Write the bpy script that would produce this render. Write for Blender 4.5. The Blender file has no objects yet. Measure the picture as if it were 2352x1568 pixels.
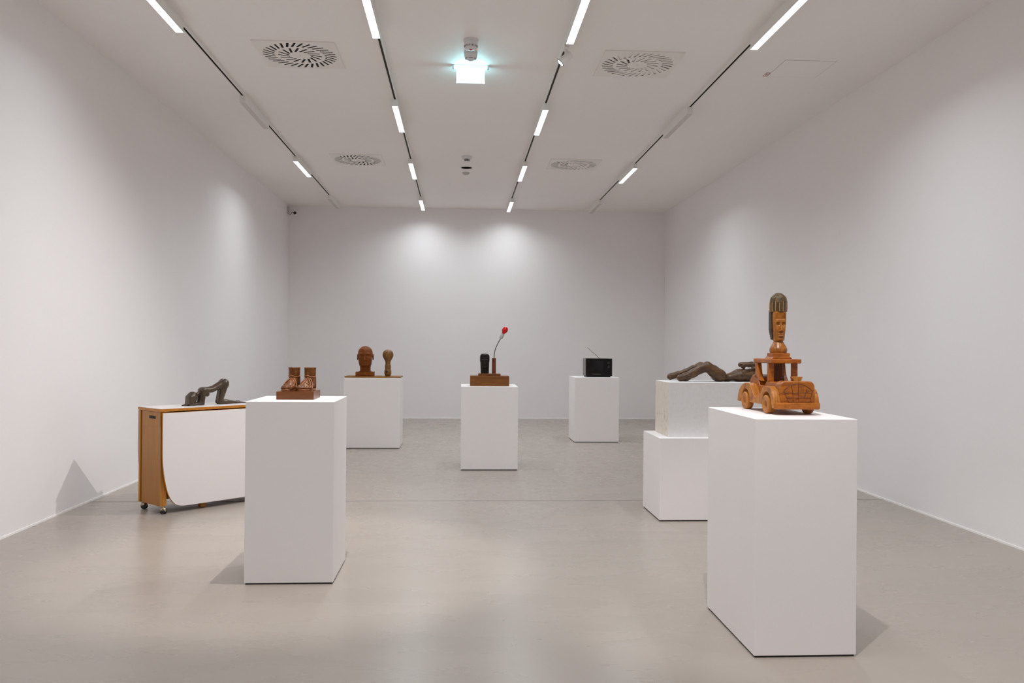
import bpy, bmesh, math, random
import numpy as np
from mathutils import Vector, Matrix

random.seed(4)
scn = bpy.context.scene
COL = scn.collection
PI = math.pi

# ------------------------------------------------------------------ materials
def mat(name, color, rough=0.5, metal=0.0, spec=0.5, emit=None, estr=0.0):
    m = bpy.data.materials.new(name)
    m.use_nodes = True
    b = m.node_tree.nodes['Principled BSDF']
    b.inputs['Base Color'].default_value = (*color, 1)
    b.inputs['Roughness'].default_value = rough
    b.inputs['Metallic'].default_value = metal
    b.inputs['Specular IOR Level'].default_value = spec
    if emit:
        b.inputs['Emission Color'].default_value = (*emit, 1)
        b.inputs['Emission Strength'].default_value = estr
    return m

def N(m, t, **kw):
    n = m.node_tree.nodes.new(t)
    for k, v in kw.items():
        if k in n.inputs: n.inputs[k].default_value = v
        else: setattr(n, k, v)
    return n

def L(m, a, b): m.node_tree.links.new(a, b)

def coords(m, scale=(1, 1, 1), kind='Object'):
    tc = N(m, 'ShaderNodeTexCoord'); mp = N(m, 'ShaderNodeMapping')
    mp.inputs['Scale'].default_value = scale
    L(m, tc.outputs[kind], mp.inputs['Vector'])
    return mp.outputs['Vector']

def ramp(m, fac, stops):
    r = N(m, 'ShaderNodeValToRGB')
    el = r.color_ramp.elements
    while len(el) < len(stops): el.new(0.5)
    for e, (p, c) in zip(el, stops):
        e.position = p; e.color = (*c, 1)
    L(m, fac, r.inputs['Fac'])
    return r.outputs['Color']

def bump(m, fac, strength, dist=0.01):
    b = N(m, 'ShaderNodeBump'); b.inputs['Strength'].default_value = strength
    b.inputs['Distance'].default_value = dist
    L(m, fac, b.inputs['Height'])
    L(m, b.outputs['Normal'], m.node_tree.nodes['Principled BSDF'].inputs['Normal'])

def paint(name, color, rough=0.6, sc=120, st=0.08):
    m = mat(name, color, rough, spec=0.3)
    v = coords(m)
    n = N(m, 'ShaderNodeTexNoise', Scale=sc, Detail=3.0); L(m, v, n.inputs['Vector'])
    bump(m, n.outputs['Fac'], st, 0.002)
    n2 = N(m, 'ShaderNodeTexNoise', Scale=1.3, Detail=2.0); L(m, v, n2.inputs['Vector'])
    c = ramp(m, n2.outputs['Fac'], [(0.3, tuple(x * 0.985 for x in color)), (0.7, color)])
    L(m, c, m.node_tree.nodes['Principled BSDF'].inputs['Base Color'])
    return m

def wood(name, dark, mid, light, scale=(30, 30, 4), rough=0.4, spec=0.5, dist=3.0, grain=0.15):
    dark, mid, light = [(c[0] * 0.88, c[1] * 0.84, c[2] * 0.45) for c in (dark, mid, light)]
    m = mat(name, mid, rough, spec=spec)
    v = coords(m, scale)
    n = N(m, 'ShaderNodeTexNoise', Scale=1.0, Detail=6.0, Roughness=0.6, Distortion=dist)
    L(m, v, n.inputs['Vector'])
    c = ramp(m, n.outputs['Fac'], [(0.28, dark), (0.5, mid), (0.72, light)])
    L(m, c, m.node_tree.nodes['Principled BSDF'].inputs['Base Color'])
    bump(m, n.outputs['Fac'], grain, 0.003)
    return m

M = {}
M['wall'] = paint('white_wall_paint', (0.865, 0.838, 0.838))
M['ceiling'] = paint('white_ceiling_paint', (0.905, 0.868, 0.852))
M['lit_line'] = mat('white_lit_line', (0.92, 0.90, 0.88), 0.4)  # whiter than the wall, to imitate the lit line along its foot
M['plinth'] = paint('white_plinth_paint', (0.87, 0.832, 0.825), 0.55, 260, 0.06)
M['shadow_gap'] = mat('black_gap_shade', (0.02, 0.018, 0.016), 0.8)  # black stands in for shade under the pedestals and in the hand slot
M['joint'] = mat('floor_joint_filler', (0.12, 0.105, 0.095), 0.6)
M['white_metal'] = mat('white_powder_coat', (0.80, 0.78, 0.75), 0.45)
M['slot'] = mat('black_track_slot', (0.035, 0.03, 0.022), 0.6)
M['vent_white'] = mat('vent_white', (0.84, 0.805, 0.77), 0.5)
M['vent_dark'] = mat('vent_duct_black', (0.006, 0.006, 0.006), 0.9)
M['off_diffuser'] = mat('unlit_diffuser', (0.62, 0.58, 0.56), 0.5)
M['lamp'] = mat('lit_diffuser', (1, 1, 1), 0.5, emit=(0.90, 0.96, 1.0), estr=4.5)
M['spot_lens'] = mat('lit_spot_lens', (1, 1, 1), 0.3, emit=(1.0, 0.97, 0.95), estr=20.0)
M['black'] = mat('black_plastic', (0.012, 0.010, 0.010), 0.35)
M['tv_face'] = mat('black_tv_plastic', (0.006, 0.004, 0.004), 0.5, spec=0.2)
M['tv_screen'] = mat('dark_tv_glass', (0.004, 0.003, 0.003), 0.12, spec=0.3)
M['tv_side'] = mat('grey_tv_trim', (0.15, 0.13, 0.115), 0.35)
M['chrome'] = mat('aged_brass_chrome', (0.46, 0.38, 0.27), 0.28, 1.0)
M['rubber'] = mat('black_rubber', (0.012, 0.012, 0.012), 0.45)
M['grey_metal'] = mat('antenna_metal', (0.10, 0.08, 0.06), 0.4, 0.6)
M['sensor_white'] = mat('sensor_white', (0.70, 0.69, 0.70), 0.4)
M['sensor_grey'] = mat('sensor_grey', (0.50, 0.47, 0.45), 0.5)
M['sensor_dark'] = mat('sensor_dark', (0.05, 0.045, 0.04), 0.6)
M['red'] = mat('red_enamel', (0.50, 0.004, 0.008), 0.25)
M['red_bulb'] = mat('red_glass', (0.60, 0.002, 0.004), 0.2, spec=0.4)
M['bulb_socket'] = mat('grey_socket', (0.46, 0.44, 0.41), 0.45)
M['sign_frame'] = mat('sign_frame', (0.55, 0.66, 0.72), 0.3)
M['sign'] = mat('lit_sign_panel', (1, 1, 1), 0.4, emit=(0.36, 0.93, 1.0), estr=7.5)
M['sign_edge'] = mat('lit_sign_edge', (0.8, 0.9, 1), 0.3, emit=(0.62, 0.78, 1.0), estr=0.75)
M['laminate'] = mat('white_laminate', (0.80, 0.755, 0.75), 0.32)
M['laminate_back'] = mat('grey_leaf_back', (0.42, 0.40, 0.37), 0.5)
M['label_white'] = mat('label_white', (0.72, 0.66, 0.64), 0.5)
M['label_red'] = mat('label_red', (0.32, 0.06, 0.05), 0.5)

M['table_wood'] = wood('table_veneer', (0.40, 0.17, 0.045), (0.46, 0.20, 0.055), (0.52, 0.23, 0.07), (60, 60, 3), 0.38, dist=0.6, grain=0.03)
M['table_edge'] = wood('table_edge_veneer', (0.46, 0.17, 0.022), (0.55, 0.215, 0.028), (0.62, 0.25, 0.04), (40, 40, 3), 0.3, dist=0.5, grain=0.02)
M['car_wood'] = wood('toy_car_wood', (0.20, 0.048, 0.005), (0.40, 0.115, 0.012), (0.54, 0.18, 0.022), (22, 60, 60), 0.33, dist=1.2)
M['car_wood_pale'] = wood('toy_fender_wood', (0.20, 0.066, 0.012), (0.47, 0.170, 0.034), (0.62, 0.26, 0.055), (170, 24, 24), 0.42, dist=0.9, grain=0.3)
M['car_wood_dark'] = wood('toy_cab_wood', (0.07, 0.014, 0.004), (0.145, 0.034, 0.008), (0.24, 0.062, 0.014), (80, 80, 14), 0.38)
M['bust_face'] = wood('bust_wood', (0.15, 0.042, 0.007), (0.35, 0.120, 0.018), (0.50, 0.20, 0.03), (34, 34, 24), 0.3, dist=1.5)
M['bust_hair'] = wood('bust_dark_wood', (0.020, 0.013, 0.008), (0.075, 0.042, 0.018), (0.19, 0.115, 0.05), (50, 50, 22), 0.36)
M['bust_hair_dark'] = wood('bust_blackened_wood', (0.010, 0.006, 0.004), (0.028, 0.017, 0.009), (0.07, 0.045, 0.02), (50, 50, 30), 0.36)
M['bust_gold'] = mat('bust_worn_edge', (0.42, 0.22, 0.06), 0.4)
M['feet_wood'] = wood('feet_wood', (0.085, 0.026, 0.005), (0.165, 0.052, 0.010), (0.26, 0.092, 0.022), (40, 40, 16), 0.38, spec=0.35, dist=1.5)
M['feet_strap'] = wood('strap_wood', (0.16, 0.045, 0.014), (0.26, 0.08, 0.026), (0.36, 0.125, 0.045), (40, 40, 16), 0.4)
M['block_wood'] = wood('feet_block_wood', (0.11, 0.030, 0.003), (0.16, 0.046, 0.005), (0.22, 0.070, 0.010), (5, 60, 60), 0.35, dist=0.6, grain=0.04)
M['head_wood'] = wood('head_wood', (0.115, 0.030, 0.004), (0.20, 0.052, 0.006), (0.28, 0.082, 0.012), (18, 18, 22), 0.5, spec=0.2, dist=1.0)
M['bulb_wood'] = wood('bulb_wood', (0.10, 0.040, 0.005), (0.20, 0.085, 0.013), (0.33, 0.16, 0.04), (26, 26, 6), 0.4, dist=1.5)
M['board_wood'] = wood('board_wood', (0.19, 0.065, 0.005), (0.27, 0.105, 0.008), (0.36, 0.15, 0.02), (6, 50, 50), 0.4, dist=0.6, grain=0.04)
M['base_wood'] = wood('stepped_base_wood', (0.15, 0.042, 0.003), (0.205, 0.064, 0.004), (0.26, 0.09, 0.008), (6, 60, 60), 0.42, dist=0.5, grain=0.03)
M['post_wood'] = wood('red_post_wood', (0.13, 0.019, 0.004), (0.17, 0.028, 0.006), (0.22, 0.04, 0.01), (60, 60, 8), 0.4, dist=0.5, grain=0.03)
M['black_wood'] = wood('black_carved_wood', (0.004, 0.0018, 0.002), (0.009, 0.0040, 0.004), (0.028, 0.013, 0.010), (40, 40, 18), 0.5, spec=0.25)
M['log_wood'] = wood('dark_carved_wood', (0.028, 0.013, 0.008), (0.095, 0.042, 0.022), (0.20, 0.100, 0.05), (9, 45, 45), 0.40, dist=1.2, grain=0.35)
M['bronze'] = wood('brown_bronze', (0.048, 0.031, 0.034), (0.074, 0.049, 0.050), (0.10, 0.068, 0.07), (14, 14, 14), 0.32, spec=0.45, dist=0.5, grain=0.04)
M['bronze'].node_tree.nodes['Principled BSDF'].inputs['Metallic'].default_value = 0.1

def floor_material():
    m = mat('polished_resin_floor', (0.36, 0.32, 0.285), 0.3, spec=0.5)
    b = m.node_tree.nodes['Principled BSDF']
    v = coords(m, (0.6, 0.6, 1))
    n = N(m, 'ShaderNodeTexNoise', Scale=1.6, Detail=5.0, Roughness=0.5); L(m, v, n.inputs['Vector'])
    v2 = coords(m, (0.7, 2.2, 1))
    s = N(m, 'ShaderNodeTexNoise', Scale=2.2, Detail=4.0, Roughness=0.5, Distortion=0.3); L(m, v2, s.inputs['Vector'])
    mx = N(m, 'ShaderNodeMath', operation='MULTIPLY_ADD')
    mx.inputs[1].default_value = 0.5
    L(m, s.outputs['Fac'], mx.inputs[0])
    h = N(m, 'ShaderNodeMath', operation='MULTIPLY'); h.inputs[1].default_value = 0.5
    L(m, n.outputs['Fac'], h.inputs[0]); L(m, h.outputs[0], mx.inputs[2])
    c = ramp(m, mx.outputs[0], [(0.34, (0.355, 0.306, 0.266)), (0.50, (0.370, 0.319, 0.278)), (0.66, (0.385, 0.332, 0.290))])
    L(m, c, b.inputs['Base Color'])
    r = N(m, 'ShaderNodeMapRange'); r.inputs['From Min'].default_value = 0.3; r.inputs['From Max'].default_value = 0.7
    r.inputs['To Min'].default_value = 0.265; r.inputs['To Max'].default_value = 0.285
    L(m, s.outputs['Fac'], r.inputs['Value']); L(m, r.outputs[0], b.inputs['Roughness'])
    return m
M['floor'] = floor_material()

def travertine():
    m = mat('worn_white_block', (0.75, 0.72, 0.70), 0.7, spec=0.2)
    b = m.node_tree.nodes['Principled BSDF']
    v = coords(m, (1, 1, 1))
    geo = N(m, 'ShaderNodeTexCoord'); sep = N(m, 'ShaderNodeSeparateXYZ'); L(m, geo.outputs['Object'], sep.inputs[0])
    # the bare end of the block shows veined stone, the long face a worn coat of white
    v1 = coords(m, (14, 14, 5))
    n1 = N(m, 'ShaderNodeTexNoise', Scale=2.2, Detail=8.0, Roughness=0.65, Distortion=1.6); L(m, v1, n1.inputs['Vector'])
    stone = ramp(m, n1.outputs['Fac'], [(0.30, (0.66, 0.57, 0.48)), (0.50, (0.72, 0.65, 0.58)), (0.60, (0.70, 0.62, 0.54)), (0.645, (0.42, 0.30, 0.21)), (0.70, (0.72, 0.65, 0.58))])
    v3 = coords(m, (22, 22, 22))
    n3 = N(m, 'ShaderNodeTexNoise', Scale=1.5, Detail=4.0, Roughness=0.7, Distortion=0.5); L(m, v3, n3.inputs['Vector'])
    coat = ramp(m, n3.outputs['Fac'], [(0.245, (0.32, 0.25, 0.19)), (0.275, (0.74, 0.71, 0.70)), (0.5, (0.77, 0.745, 0.74)), (0.7, (0.79, 0.765, 0.76))])
    lt = N(m, 'ShaderNodeMath', operation='LESS_THAN'); lt.inputs[1].default_value = 0.001
    L(m, sep.outputs['X'], lt.inputs[0])
    mix = N(m, 'ShaderNodeMix', data_type='RGBA')
    L(m, lt.outputs[0], mix.inputs['Factor']); L(m, coat, mix.inputs['A']); L(m, stone, mix.inputs['B'])
    L(m, mix.outputs['Result'], b.inputs['Base Color'])
    bump(m, n3.outputs['Fac'], 0.25, 0.003)
    return m
M['block'] = travertine()

# ------------------------------------------------------------------ object helpers
def link_mesh(name, me, m, parent=None, smooth=False):
    o = bpy.data.objects.new(name, me)
    COL.objects.link(o)
    if m is not None and len(me.materials) == 0: me.materials.append(m)
    if parent is not None: o.parent = parent
    if smooth: me.polygons.foreach_set('use_smooth', [True] * len(me.polygons))
    return o

def obj(name, bm, m, parent=None, smooth=False, recalc=True):
    if recalc: bmesh.ops.recalc_face_normals(bm, faces=bm.faces[:])
    me = bpy.data.meshes.new(name)
    bm.to_mesh(me); bm.free()
    return link_mesh(name, me, m, parent, smooth)

def auto(o, ang=35):
    me = o.data
    me.polygons.foreach_set('use_smooth', [True] * len(me.polygons))
    me.set_sharp_from_angle(angle=math.radians(ang))
    return o

def thing(name, label, cat, loc=(0, 0, 0), rotz=0, group=None):
    o = bpy.data.objects.new(name, None); COL.objects.link(o)
    o.empty_display_size = 0.05
    o.location = loc; o.rotation_euler = (0, 0, rotz)
    return tag(o, label, cat, group)

def tag(o, label, cat, group=None):
    o['label'] = label; o['category'] = cat
    if group: o['group'] = group
    return o

def struct(name, bm, m, parent=None):
    o = obj(name, bm, m, parent); o['kind'] = 'structure'; return o

def bx(bm, x0, x1, y0, y1, z0, z1, bev=0.0, seg=2):
    r = bmesh.ops.create_cube(bm, size=1.0)
    vs = r['verts']
    bmesh.ops.scale(bm, vec=(x1 - x0, y1 - y0, z1 - z0), verts=vs)
    bmesh.ops.translate(bm, vec=((x0 + x1) / 2, (y0 + y1) / 2, (z0 + z1) / 2), verts=vs)
    if bev > 0:
        es = list({e for v in vs for e in v.link_edges})
        bmesh.ops.bevel(bm, geom=es, offset=bev, segments=seg, profile=0.5, affect='EDGES')
    return bm

def box(x0, x1, y0, y1, z0, z1, bev=0.0, seg=2):
    return bx(bmesh.new(), x0, x1, y0, y1, z0, z1, bev, seg)

def lathe(bm, prof, seg=32, c=(0, 0, 0), mtx=None):
    """prof: list of (r, z); revolve about z."""
    rings = []
    for r, z in prof:
        if r < 1e-6:
            rings.append([bm.verts.new((c[0], c[1], c[2] + z))])
        else:
            rings.append([bm.verts.new((c[0] + r * math.cos(2 * PI * i / seg), c[1] + r * math.sin(2 * PI * i / seg), c[2] + z)) for i in range(seg)])
    for a, b in zip(rings[:-1], rings[1:]):
        for i in range(seg):
            j = (i + 1) % seg
            if len(a) == 1 and len(b) == 1: continue
            if len(a) == 1: bm.faces.new((a[0], b[i], b[j]))
            elif len(b) == 1: bm.faces.new((a[i], b[0], a[j]))
            else: bm.faces.new((a[i], b[i], b[j], a[j]))
    if len(rings[0]) > 1: bm.faces.new(rings[0][::-1])
    if len(rings[-1]) > 1: bm.faces.new(rings[-1])
    if mtx is not None:
        bmesh.ops.transform(bm, matrix=mtx, verts=[v for r in rings for v in r])
    return bm

def tube(bm, pts, r, seg=10, r2=None, cap=True, flat=1.0):
    pts = [Vector(p) for p in pts]
    n = len(pts); rings = []; up = None
    for i, p in enumerate(pts):
        d = (pts[min(i + 1, n - 1)] - pts[max(i - 1, 0)]).normalized()
        if up is None:
            up = Vector((0, 0, 1)) if abs(d.z) < 0.9 else Vector((1, 0, 0))
        up = (up - d * up.dot(d)).normalized()
        s = d.cross(up)
        rr = r if r2 is None else r + (r2 - r) * i / (n - 1)
        rings.append([bm.verts.new(p + (s * math.cos(2 * PI * k / seg) + up * math.sin(2 * PI * k / seg) * flat) * rr) for k in range(seg)])
    for a, b in zip(rings[:-1], rings[1:]):
        for k in range(seg):
            j = (k + 1) % seg
            bm.faces.new((a[k], a[j], b[j], b[k]))
    if cap:
        bm.faces.new(rings[0][::-1]); bm.faces.new(rings[-1])
    return bm

def prism(bm, pts, axis, a, b, bev=0.0, seg=2):
    """extrude the closed outline pts (u, v) between a and b along an axis ('x','y','z')."""
    def P(u, v, w):
        return {'x': (w, u, v), 'y': (u, w, v), 'z': (u, v, w)}[axis]
    A = [bm.verts.new(P(u, v, a)) for u, v in pts]
    B = [bm.verts.new(P(u, v, b)) for u, v in pts]
    fa = bm.faces.new(A); fb = bm.faces.new(B[::-1])
    n = len(pts); side = []
    for i in range(n):
        side.append(bm.faces.new((A[i], B[i], B[(i + 1) % n], A[(i + 1) % n])))
    bmesh.ops.recalc_face_normals(bm, faces=[fa, fb] + side)
    if bev > 0:
        es = list(set(fa.edges) | set(fb.edges))
        bmesh.ops.bevel(bm, geom=es, offset=bev, segments=seg, profile=0.5, affect='EDGES')
    return bm

def smooth_outline(ctrl, per=5):
    """Catmull-Rom through an open list of points"""
    out = []
    n = len(ctrl)
    for i in range(n - 1):
        p0 = ctrl[max(i - 1, 0)]; p1 = ctrl[i]; p2 = ctrl[i + 1]; p3 = ctrl[min(i + 2, n - 1)]
        for k in range(per):
            t = k / per
            out.append(tuple(0.5 * ((2 * b) + (-a + c) * t + (2 * a - 5 * b + 4 * c - d) * t * t + (-a + 3 * b - 3 * c + d) * t ** 3)
                             for a, b, c, d in zip(p0, p1, p2, p3)))
    out.append(tuple(ctrl[-1]))
    return out

# ------------------------------------------------------------------ carved solids (distance fields -> one continuous surface)
class Carve:
    def __init__(self, lo, hi, vox):
        self.lo = np.array(lo, float); self.vox = vox
        self.n = np.ceil((np.array(hi) - self.lo) / vox).astype(int) + 1
        ax = [self.lo[i] + np.arange(self.n[i]) * vox for i in range(3)]
        self.X, self.Y, self.Z = np.meshgrid(*ax, indexing='ij')
        self.d = np.full(self.X.shape, 1e3)
    def cap(self, a, b, ra, rb=None, sq=(1, 1, 1)):
        rb = ra if rb is None else rb
        a = np.array(a, float); b = np.array(b, float)
        sx, sy, sz = sq
        v = (b - a); L2 = (v * v).sum()
        px, py, pz = self.X - a[0], self.Y - a[1], self.Z - a[2]
        t = np.clip((px * v[0] + py * v[1] + pz * v[2]) / L2, 0, 1)
        q = np.sqrt(((px - t * v[0]) / sx) ** 2 + ((py - t * v[1]) / sy) ** 2 + ((pz - t * v[2]) / sz) ** 2)
        return q - (ra + (rb - ra) * t)
    def ell(self, c, r, rot=None):
        p = np.stack([self.X - c[0], self.Y - c[1], self.Z - c[2]], -1)
        if rot is not None:
            p = p @ np.array(Matrix.Rotation(rot[1], 3, rot[0]))
        r = np.array(r, float)
        k = np.sqrt(((p / r) ** 2).sum(-1)) + 1e-9
        g = np.sqrt(((p / (r * r)) ** 2).sum(-1)) + 1e-9
        return k * (k - 1) / g
    def box(self, c, h, rad=0.0, rot=None):
        p = np.stack([self.X - c[0], self.Y - c[1], self.Z - c[2]], -1)
        if rot is not None:
            p = p @ np.array(Matrix.Rotation(rot[1], 3, rot[0]))
        q = np.abs(p) - (np.array(h, float) - rad)
        return np.sqrt((np.maximum(q, 0) ** 2).sum(-1)) + np.minimum(q.max(-1), 0) - rad
    def add(self, e, k=0.01):
        h = np.clip(0.5 + 0.5 * (self.d - e) / k, 0, 1)
        self.d = self.d * (1 - h) + e * h - k * h * (1 - h)
        return self
    def cut(self, e, k=0.005):
        h = np.clip(0.5 - 0.5 * (self.d + e) / k, 0, 1)
        self.d = self.d * (1 - h) + (-e) * h + k * h * (1 - h)
        return self
    def clipz(self, z):
        self.d = np.maximum(self.d, z - self.Z); return self
    def mesh(self, name):
        D = self.d.copy()
        D[0] = D[-1] = 1; D[:, 0] = D[:, -1] = 1; D[:, :, 0] = D[:, :, -1] = 1
        S = D < 0
        nx, ny, nz = D.shape
        acc = np.zeros((nx - 1, ny - 1, nz - 1, 3)); cnt = np.zeros((nx - 1, ny - 1, nz - 1))
        off = [(0, 0), (1, 0), (0, 1), (1, 1)]
        for a in range(3):
            o = [i for i in range(3) if i != a]
            for p, q in off:
                s0 = [slice(None)] * 3; s1 = [slice(None)] * 3
                s0[a] = slice(0, -1); s1[a] = slice(1, None)
                for i, w in zip(o, (p, q)):
                    sl = slice(w, D.shape[i] - 1 + w)
                    s0[i] = sl; s1[i] = sl
                A = D[tuple(s0)]; B = D[tuple(s1)]
                mk = (A < 0) != (B < 0)
                t = np.where(mk, A / np.where(mk, A - B, 1), 0)
                acc[..., a] += np.where(mk, t, 0)
                for i, w in zip(o, (p, q)): acc[..., i] += np.where(mk, w, 0)
                cnt += mk
        cells = cnt > 0
        idx = -np.ones(cells.shape, int); ids = np.argwhere(cells)
        idx[cells] = np.arange(len(ids))
        verts = self.lo + self.vox * (ids + acc[cells] / cnt[cells][:, None])
        faces = []
        for a in range(3):
            o = [i for i in range(3) if i != a]
            s0 = [slice(1, -1)] * 3; s1 = [slice(1, -1)] * 3
            s0[a] = slice(0, -1); s1[a] = slice(1, None)
            A = S[tuple(s0)]; B = S[tuple(s1)]
            for flip, mk in ((False, A & ~B), (True, ~A & B)):
                e = np.argwhere(mk)
                if not len(e): continue
                base = e.copy()
                for i in o: base[:, i] += 1
                def cell(p, q):
                    c = base.copy(); c[:, o[0]] -= p; c[:, o[1]] -= q
                    return idx[c[:, 0], c[:, 1], c[:, 2]]
                quad = np.stack([cell(1, 1), cell(0, 1), cell(0, 0), cell(1, 0)], 1)
                if flip != (a == 1): quad = quad[:, ::-1]
                faces.append(quad)
        F = np.concatenate(faces)
        me = bpy.data.meshes.new(name)
        me.from_pydata(verts.tolist(), [], F.tolist())
        me.update()
        me.polygons.foreach_set('use_smooth', [True] * len(me.polygons))
        return me

def carve_obj(name, cv, m, parent, relax=1):
    me = cv.mesh(name)
    if relax:
        bm = bmesh.new(); bm.from_mesh(me)
        for _ in range(relax):
            bmesh.ops.smooth_vert(bm, verts=bm.verts[:], factor=0.4, use_axis_x=True, use_axis_y=True, use_axis_z=True)
        bm.to_mesh(me); bm.free()
        me.polygons.foreach_set('use_smooth', [True] * len(me.polygons))
    return link_mesh(name, me, m, parent)

# ------------------------------------------------------------------ the room
XL, XR, YB, YR, ZC = -2.720, 3.318, 13.69, -5.5, 3.3575
T = 0.15
struct('floor', box(XL - T, XR + T, YR - T, YB + T, -0.15, 0.0), M['floor'])
struct('ceiling', box(XL - T, XR + T, YR - T, YB + T, ZC, ZC + 0.15), M['ceiling'])
struct('wall_left', box(XL - T, XL, YR - T, YB + T, 0, ZC), M['wall'])
struct('wall_right', box(XR, XR + T, YR - T, YB + T, 0, ZC), M['wall'])
struct('wall_back', box(XL, XR, YB, YB + T, 0, ZC), M['wall'])
struct('wall_front', box(XL, XR, YR - T, YR, 0, ZC), M['wall'])
struct('lit_line_left', box(XL, XL + 0.005, YR, YB, 0.0, 0.012), M['lit_line'])
struct('lit_line_right', box(XR - 0.005, XR, YR, YB, 0.0, 0.012), M['lit_line'])
struct('lit_line_back', box(XL + 0.005, XR - 0.005, YB - 0.005, YB, 0.0, 0.012), M['lit_line'])
struct('trim_1', box(XL + 0.005, XR - 0.005, 6.478, 6.486, -0.002, 0.0006), M['joint'])

# ------------------------------------------------------------------ tracks, linear lamps, spotlights
RAILS = [-1.902, -0.586, 0.743, 2.043]
where = ['along the left wall', 'left of the exit sign', 'right of the exit sign', 'along the right wall']
RB = 3.330
def rail(x, i):
    t = thing('lighting_track', 'white ceiling lighting track with a black slot, ' + ['nearest the left wall', 'between the left vents and the exit sign', 'carrying the small spotlight', 'nearest the right wall'][i], 'lighting track', (x, 0, RB), 0, 'ceiling lighting tracks')
    bm = bmesh.new()
    w, h, s, d = 0.018, ZC - RB, 0.0085, 0.015
    prism(bm, [(-w, 0), (-s, 0), (-s, d), (s, d), (s, 0), (w, 0), (w, h), (-w, h)], 'y', -5.2, 13.37)
    obj('rail', bm, M['white_metal'], t)
    bm = box(-s, s, -5.2, 13.36, d - 0.006, d)
    bx(bm, -s, -s + 0.002, -5.2, 13.36, 0.001, d - 0.006)
    bx(bm, s - 0.002, s, -5.2, 13.36, 0.001, d - 0.006)
    obj('conductor_slot', bm, M['slot'], t)
for i, x in enumerate(RAILS): rail(x, i)

LZ = 0.0605
LAMP_W, SPREAD = 7.0, 150
def lamp_parts(t, on):
    obj('housing', box(-0.025, 0.025, 0, 0.92, 0.001, LZ, 0.0005, 1), M['white_metal'], t)
    obj('diffuser', box(-0.0242, 0.0242, 0.003, 0.917, 0.0, 0.0009), M['lamp'] if on else M['off_diffuser'], t)
    if on:
        ld = bpy.data.lights.new('lamp_glow', 'AREA'); ld.shape = 'RECTANGLE'; ld.size = 0.046; ld.size_y = 0.90
        ld.energy = LAMP_W; ld.spread = math.radians(SPREAD); ld.color = (0.875, 0.95, 1.0)
        lo = bpy.data.objects.new('lamp_glow', ld); COL.objects.link(lo); lo.parent = t; lo.location = (0, 0.46, -0.002)
def dup(root, loc, label):
    r = root.copy(); COL.objects.link(r); r.location = loc; r['label'] = label
    for ch in root.children:
        c = ch.copy(); COL.objects.link(c); c.parent = r
    return r
rows = [4.95, 7.53, 9.92, 12.44]
side_n = ['left wall', 'inner left', 'inner right', 'right wall']
ord_n = ['nearest, cut off by the photo', 'second from the viewer', 'third from the viewer', 'closest to the back wall']
protos = {}
LVL = {}
def level(r, f):
    """dimming of one lamp: lamps of the same level share their light data"""
    for c in r.children:
        if c.type == 'LIGHT':
            if f not in LVL: LVL[f] = c.data.copy(); LVL[f].energy = LAMP_W * f
            c.data = LVL[f]
for j, y in enumerate(rows):
    for i, x in enumerate(RAILS):
        on = not (i in (0, 3) and j in (1, 3))
        lab = ('lit' if on else 'unlit') + ' linear lamp on the ' + side_n[i] + ' track, ' + ord_n[j]
        loc = (x, y, RB - LZ)
        if on not in protos:
            protos[on] = thing('linear_ceiling_lamp', lab, 'ceiling lamp', loc, 0, 'linear lamps on the ceiling tracks')
            lamp_parts(protos[on], on)
        else:
            r = dup(protos[on], loc, lab)
            level(r, {0: 0.78, 1: 1.06, 2: 1.06, 3: 1.18}[i] * (0.74 if j == 3 else 1.0))
# unseen lamps added on the rows behind the viewer to light the room
for y in (2.45, 0.0, -2.5, -4.6):
    for i, x in enumerate(RAILS):
        r = dup(protos[True], (x, y, RB - LZ), 'unseen linear lamp added for light on the ' + side_n[i] + ' track behind the viewer')
        level(r, {0: 0.45, 3: 0.65}.get(i, 0.52))
level(protos[True], 0.42)

def spotlight(loc, target, label, energy, angle, blend=0.5, rad=0.012):
    """loc: centre of the cylinder body; it points at target."""
    t = thing('track_spotlight', label, 'spotlight', loc, 0, 'spotlights on the tracks')
    d = (Vector(target) - Vector(loc)).normalized()
    q = d.to_track_quat('-Z', 'Y').to_matrix().to_4x4()
    bm = lathe(bmesh.new(), [(0.0, 0.046), (0.026, 0.046), (0.029, 0.043), (0.029, -0.050), (0.027, -0.052), (0.027, -0.046), (0.0, -0.046)], 40, mtx=q)
    auto(obj('lamp_body', bm, M['white_metal'], t))
    bm = bmesh.new()
    lathe(bm, [(0.0290, -0.0500), (0.0296, -0.054), (0.0240, -0.054), (0.0240, -0.0500)], 40, mtx=q)
    auto(obj('rim', bm, M['black'], t))
    bm = lathe(bmesh.new(), [(0.0, -0.0525), (0.0238, -0.0525), (0.0238, -0.049), (0, -0.049)], 40, mtx=q)
    obj('lens', bm, M['spot_lens'], t)
    top = RB - loc[2]
    bm = box(-0.017, 0.017, -0.045, 0.045, top - 0.022, top, 0.002, 1)
    obj('track_adapter', bm, M['white_metal'], t)
    bm = tube(bmesh.new(), [(0, 0, top - 0.02), (0, 0, 0.0)], 0.010, 12)
    obj('stem', bm, M['white_metal'], t)
    ld = bpy.data.lights.new('spot_beam', 'SPOT')
    ld.energy = energy; ld.spot_size = math.radians(angle); ld.spot_blend = blend; ld.shadow_soft_size = rad
    ld.color = (1.0, 0.955, 0.93)
    lo = bpy.data.objects.new('spot_beam', ld); COL.objects.link(lo); lo.parent = t
    lo.matrix_local = Matrix.Translation(d * 0.058) @ q
    return t
SP = 1.0
spotlight((0.743, 6.085, 3.245), (-2.05, 6.10, 0.65), 'small white cylindrical spotlight on the track right of the exit sign', 118 * SP, 78, 1.0)
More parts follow.
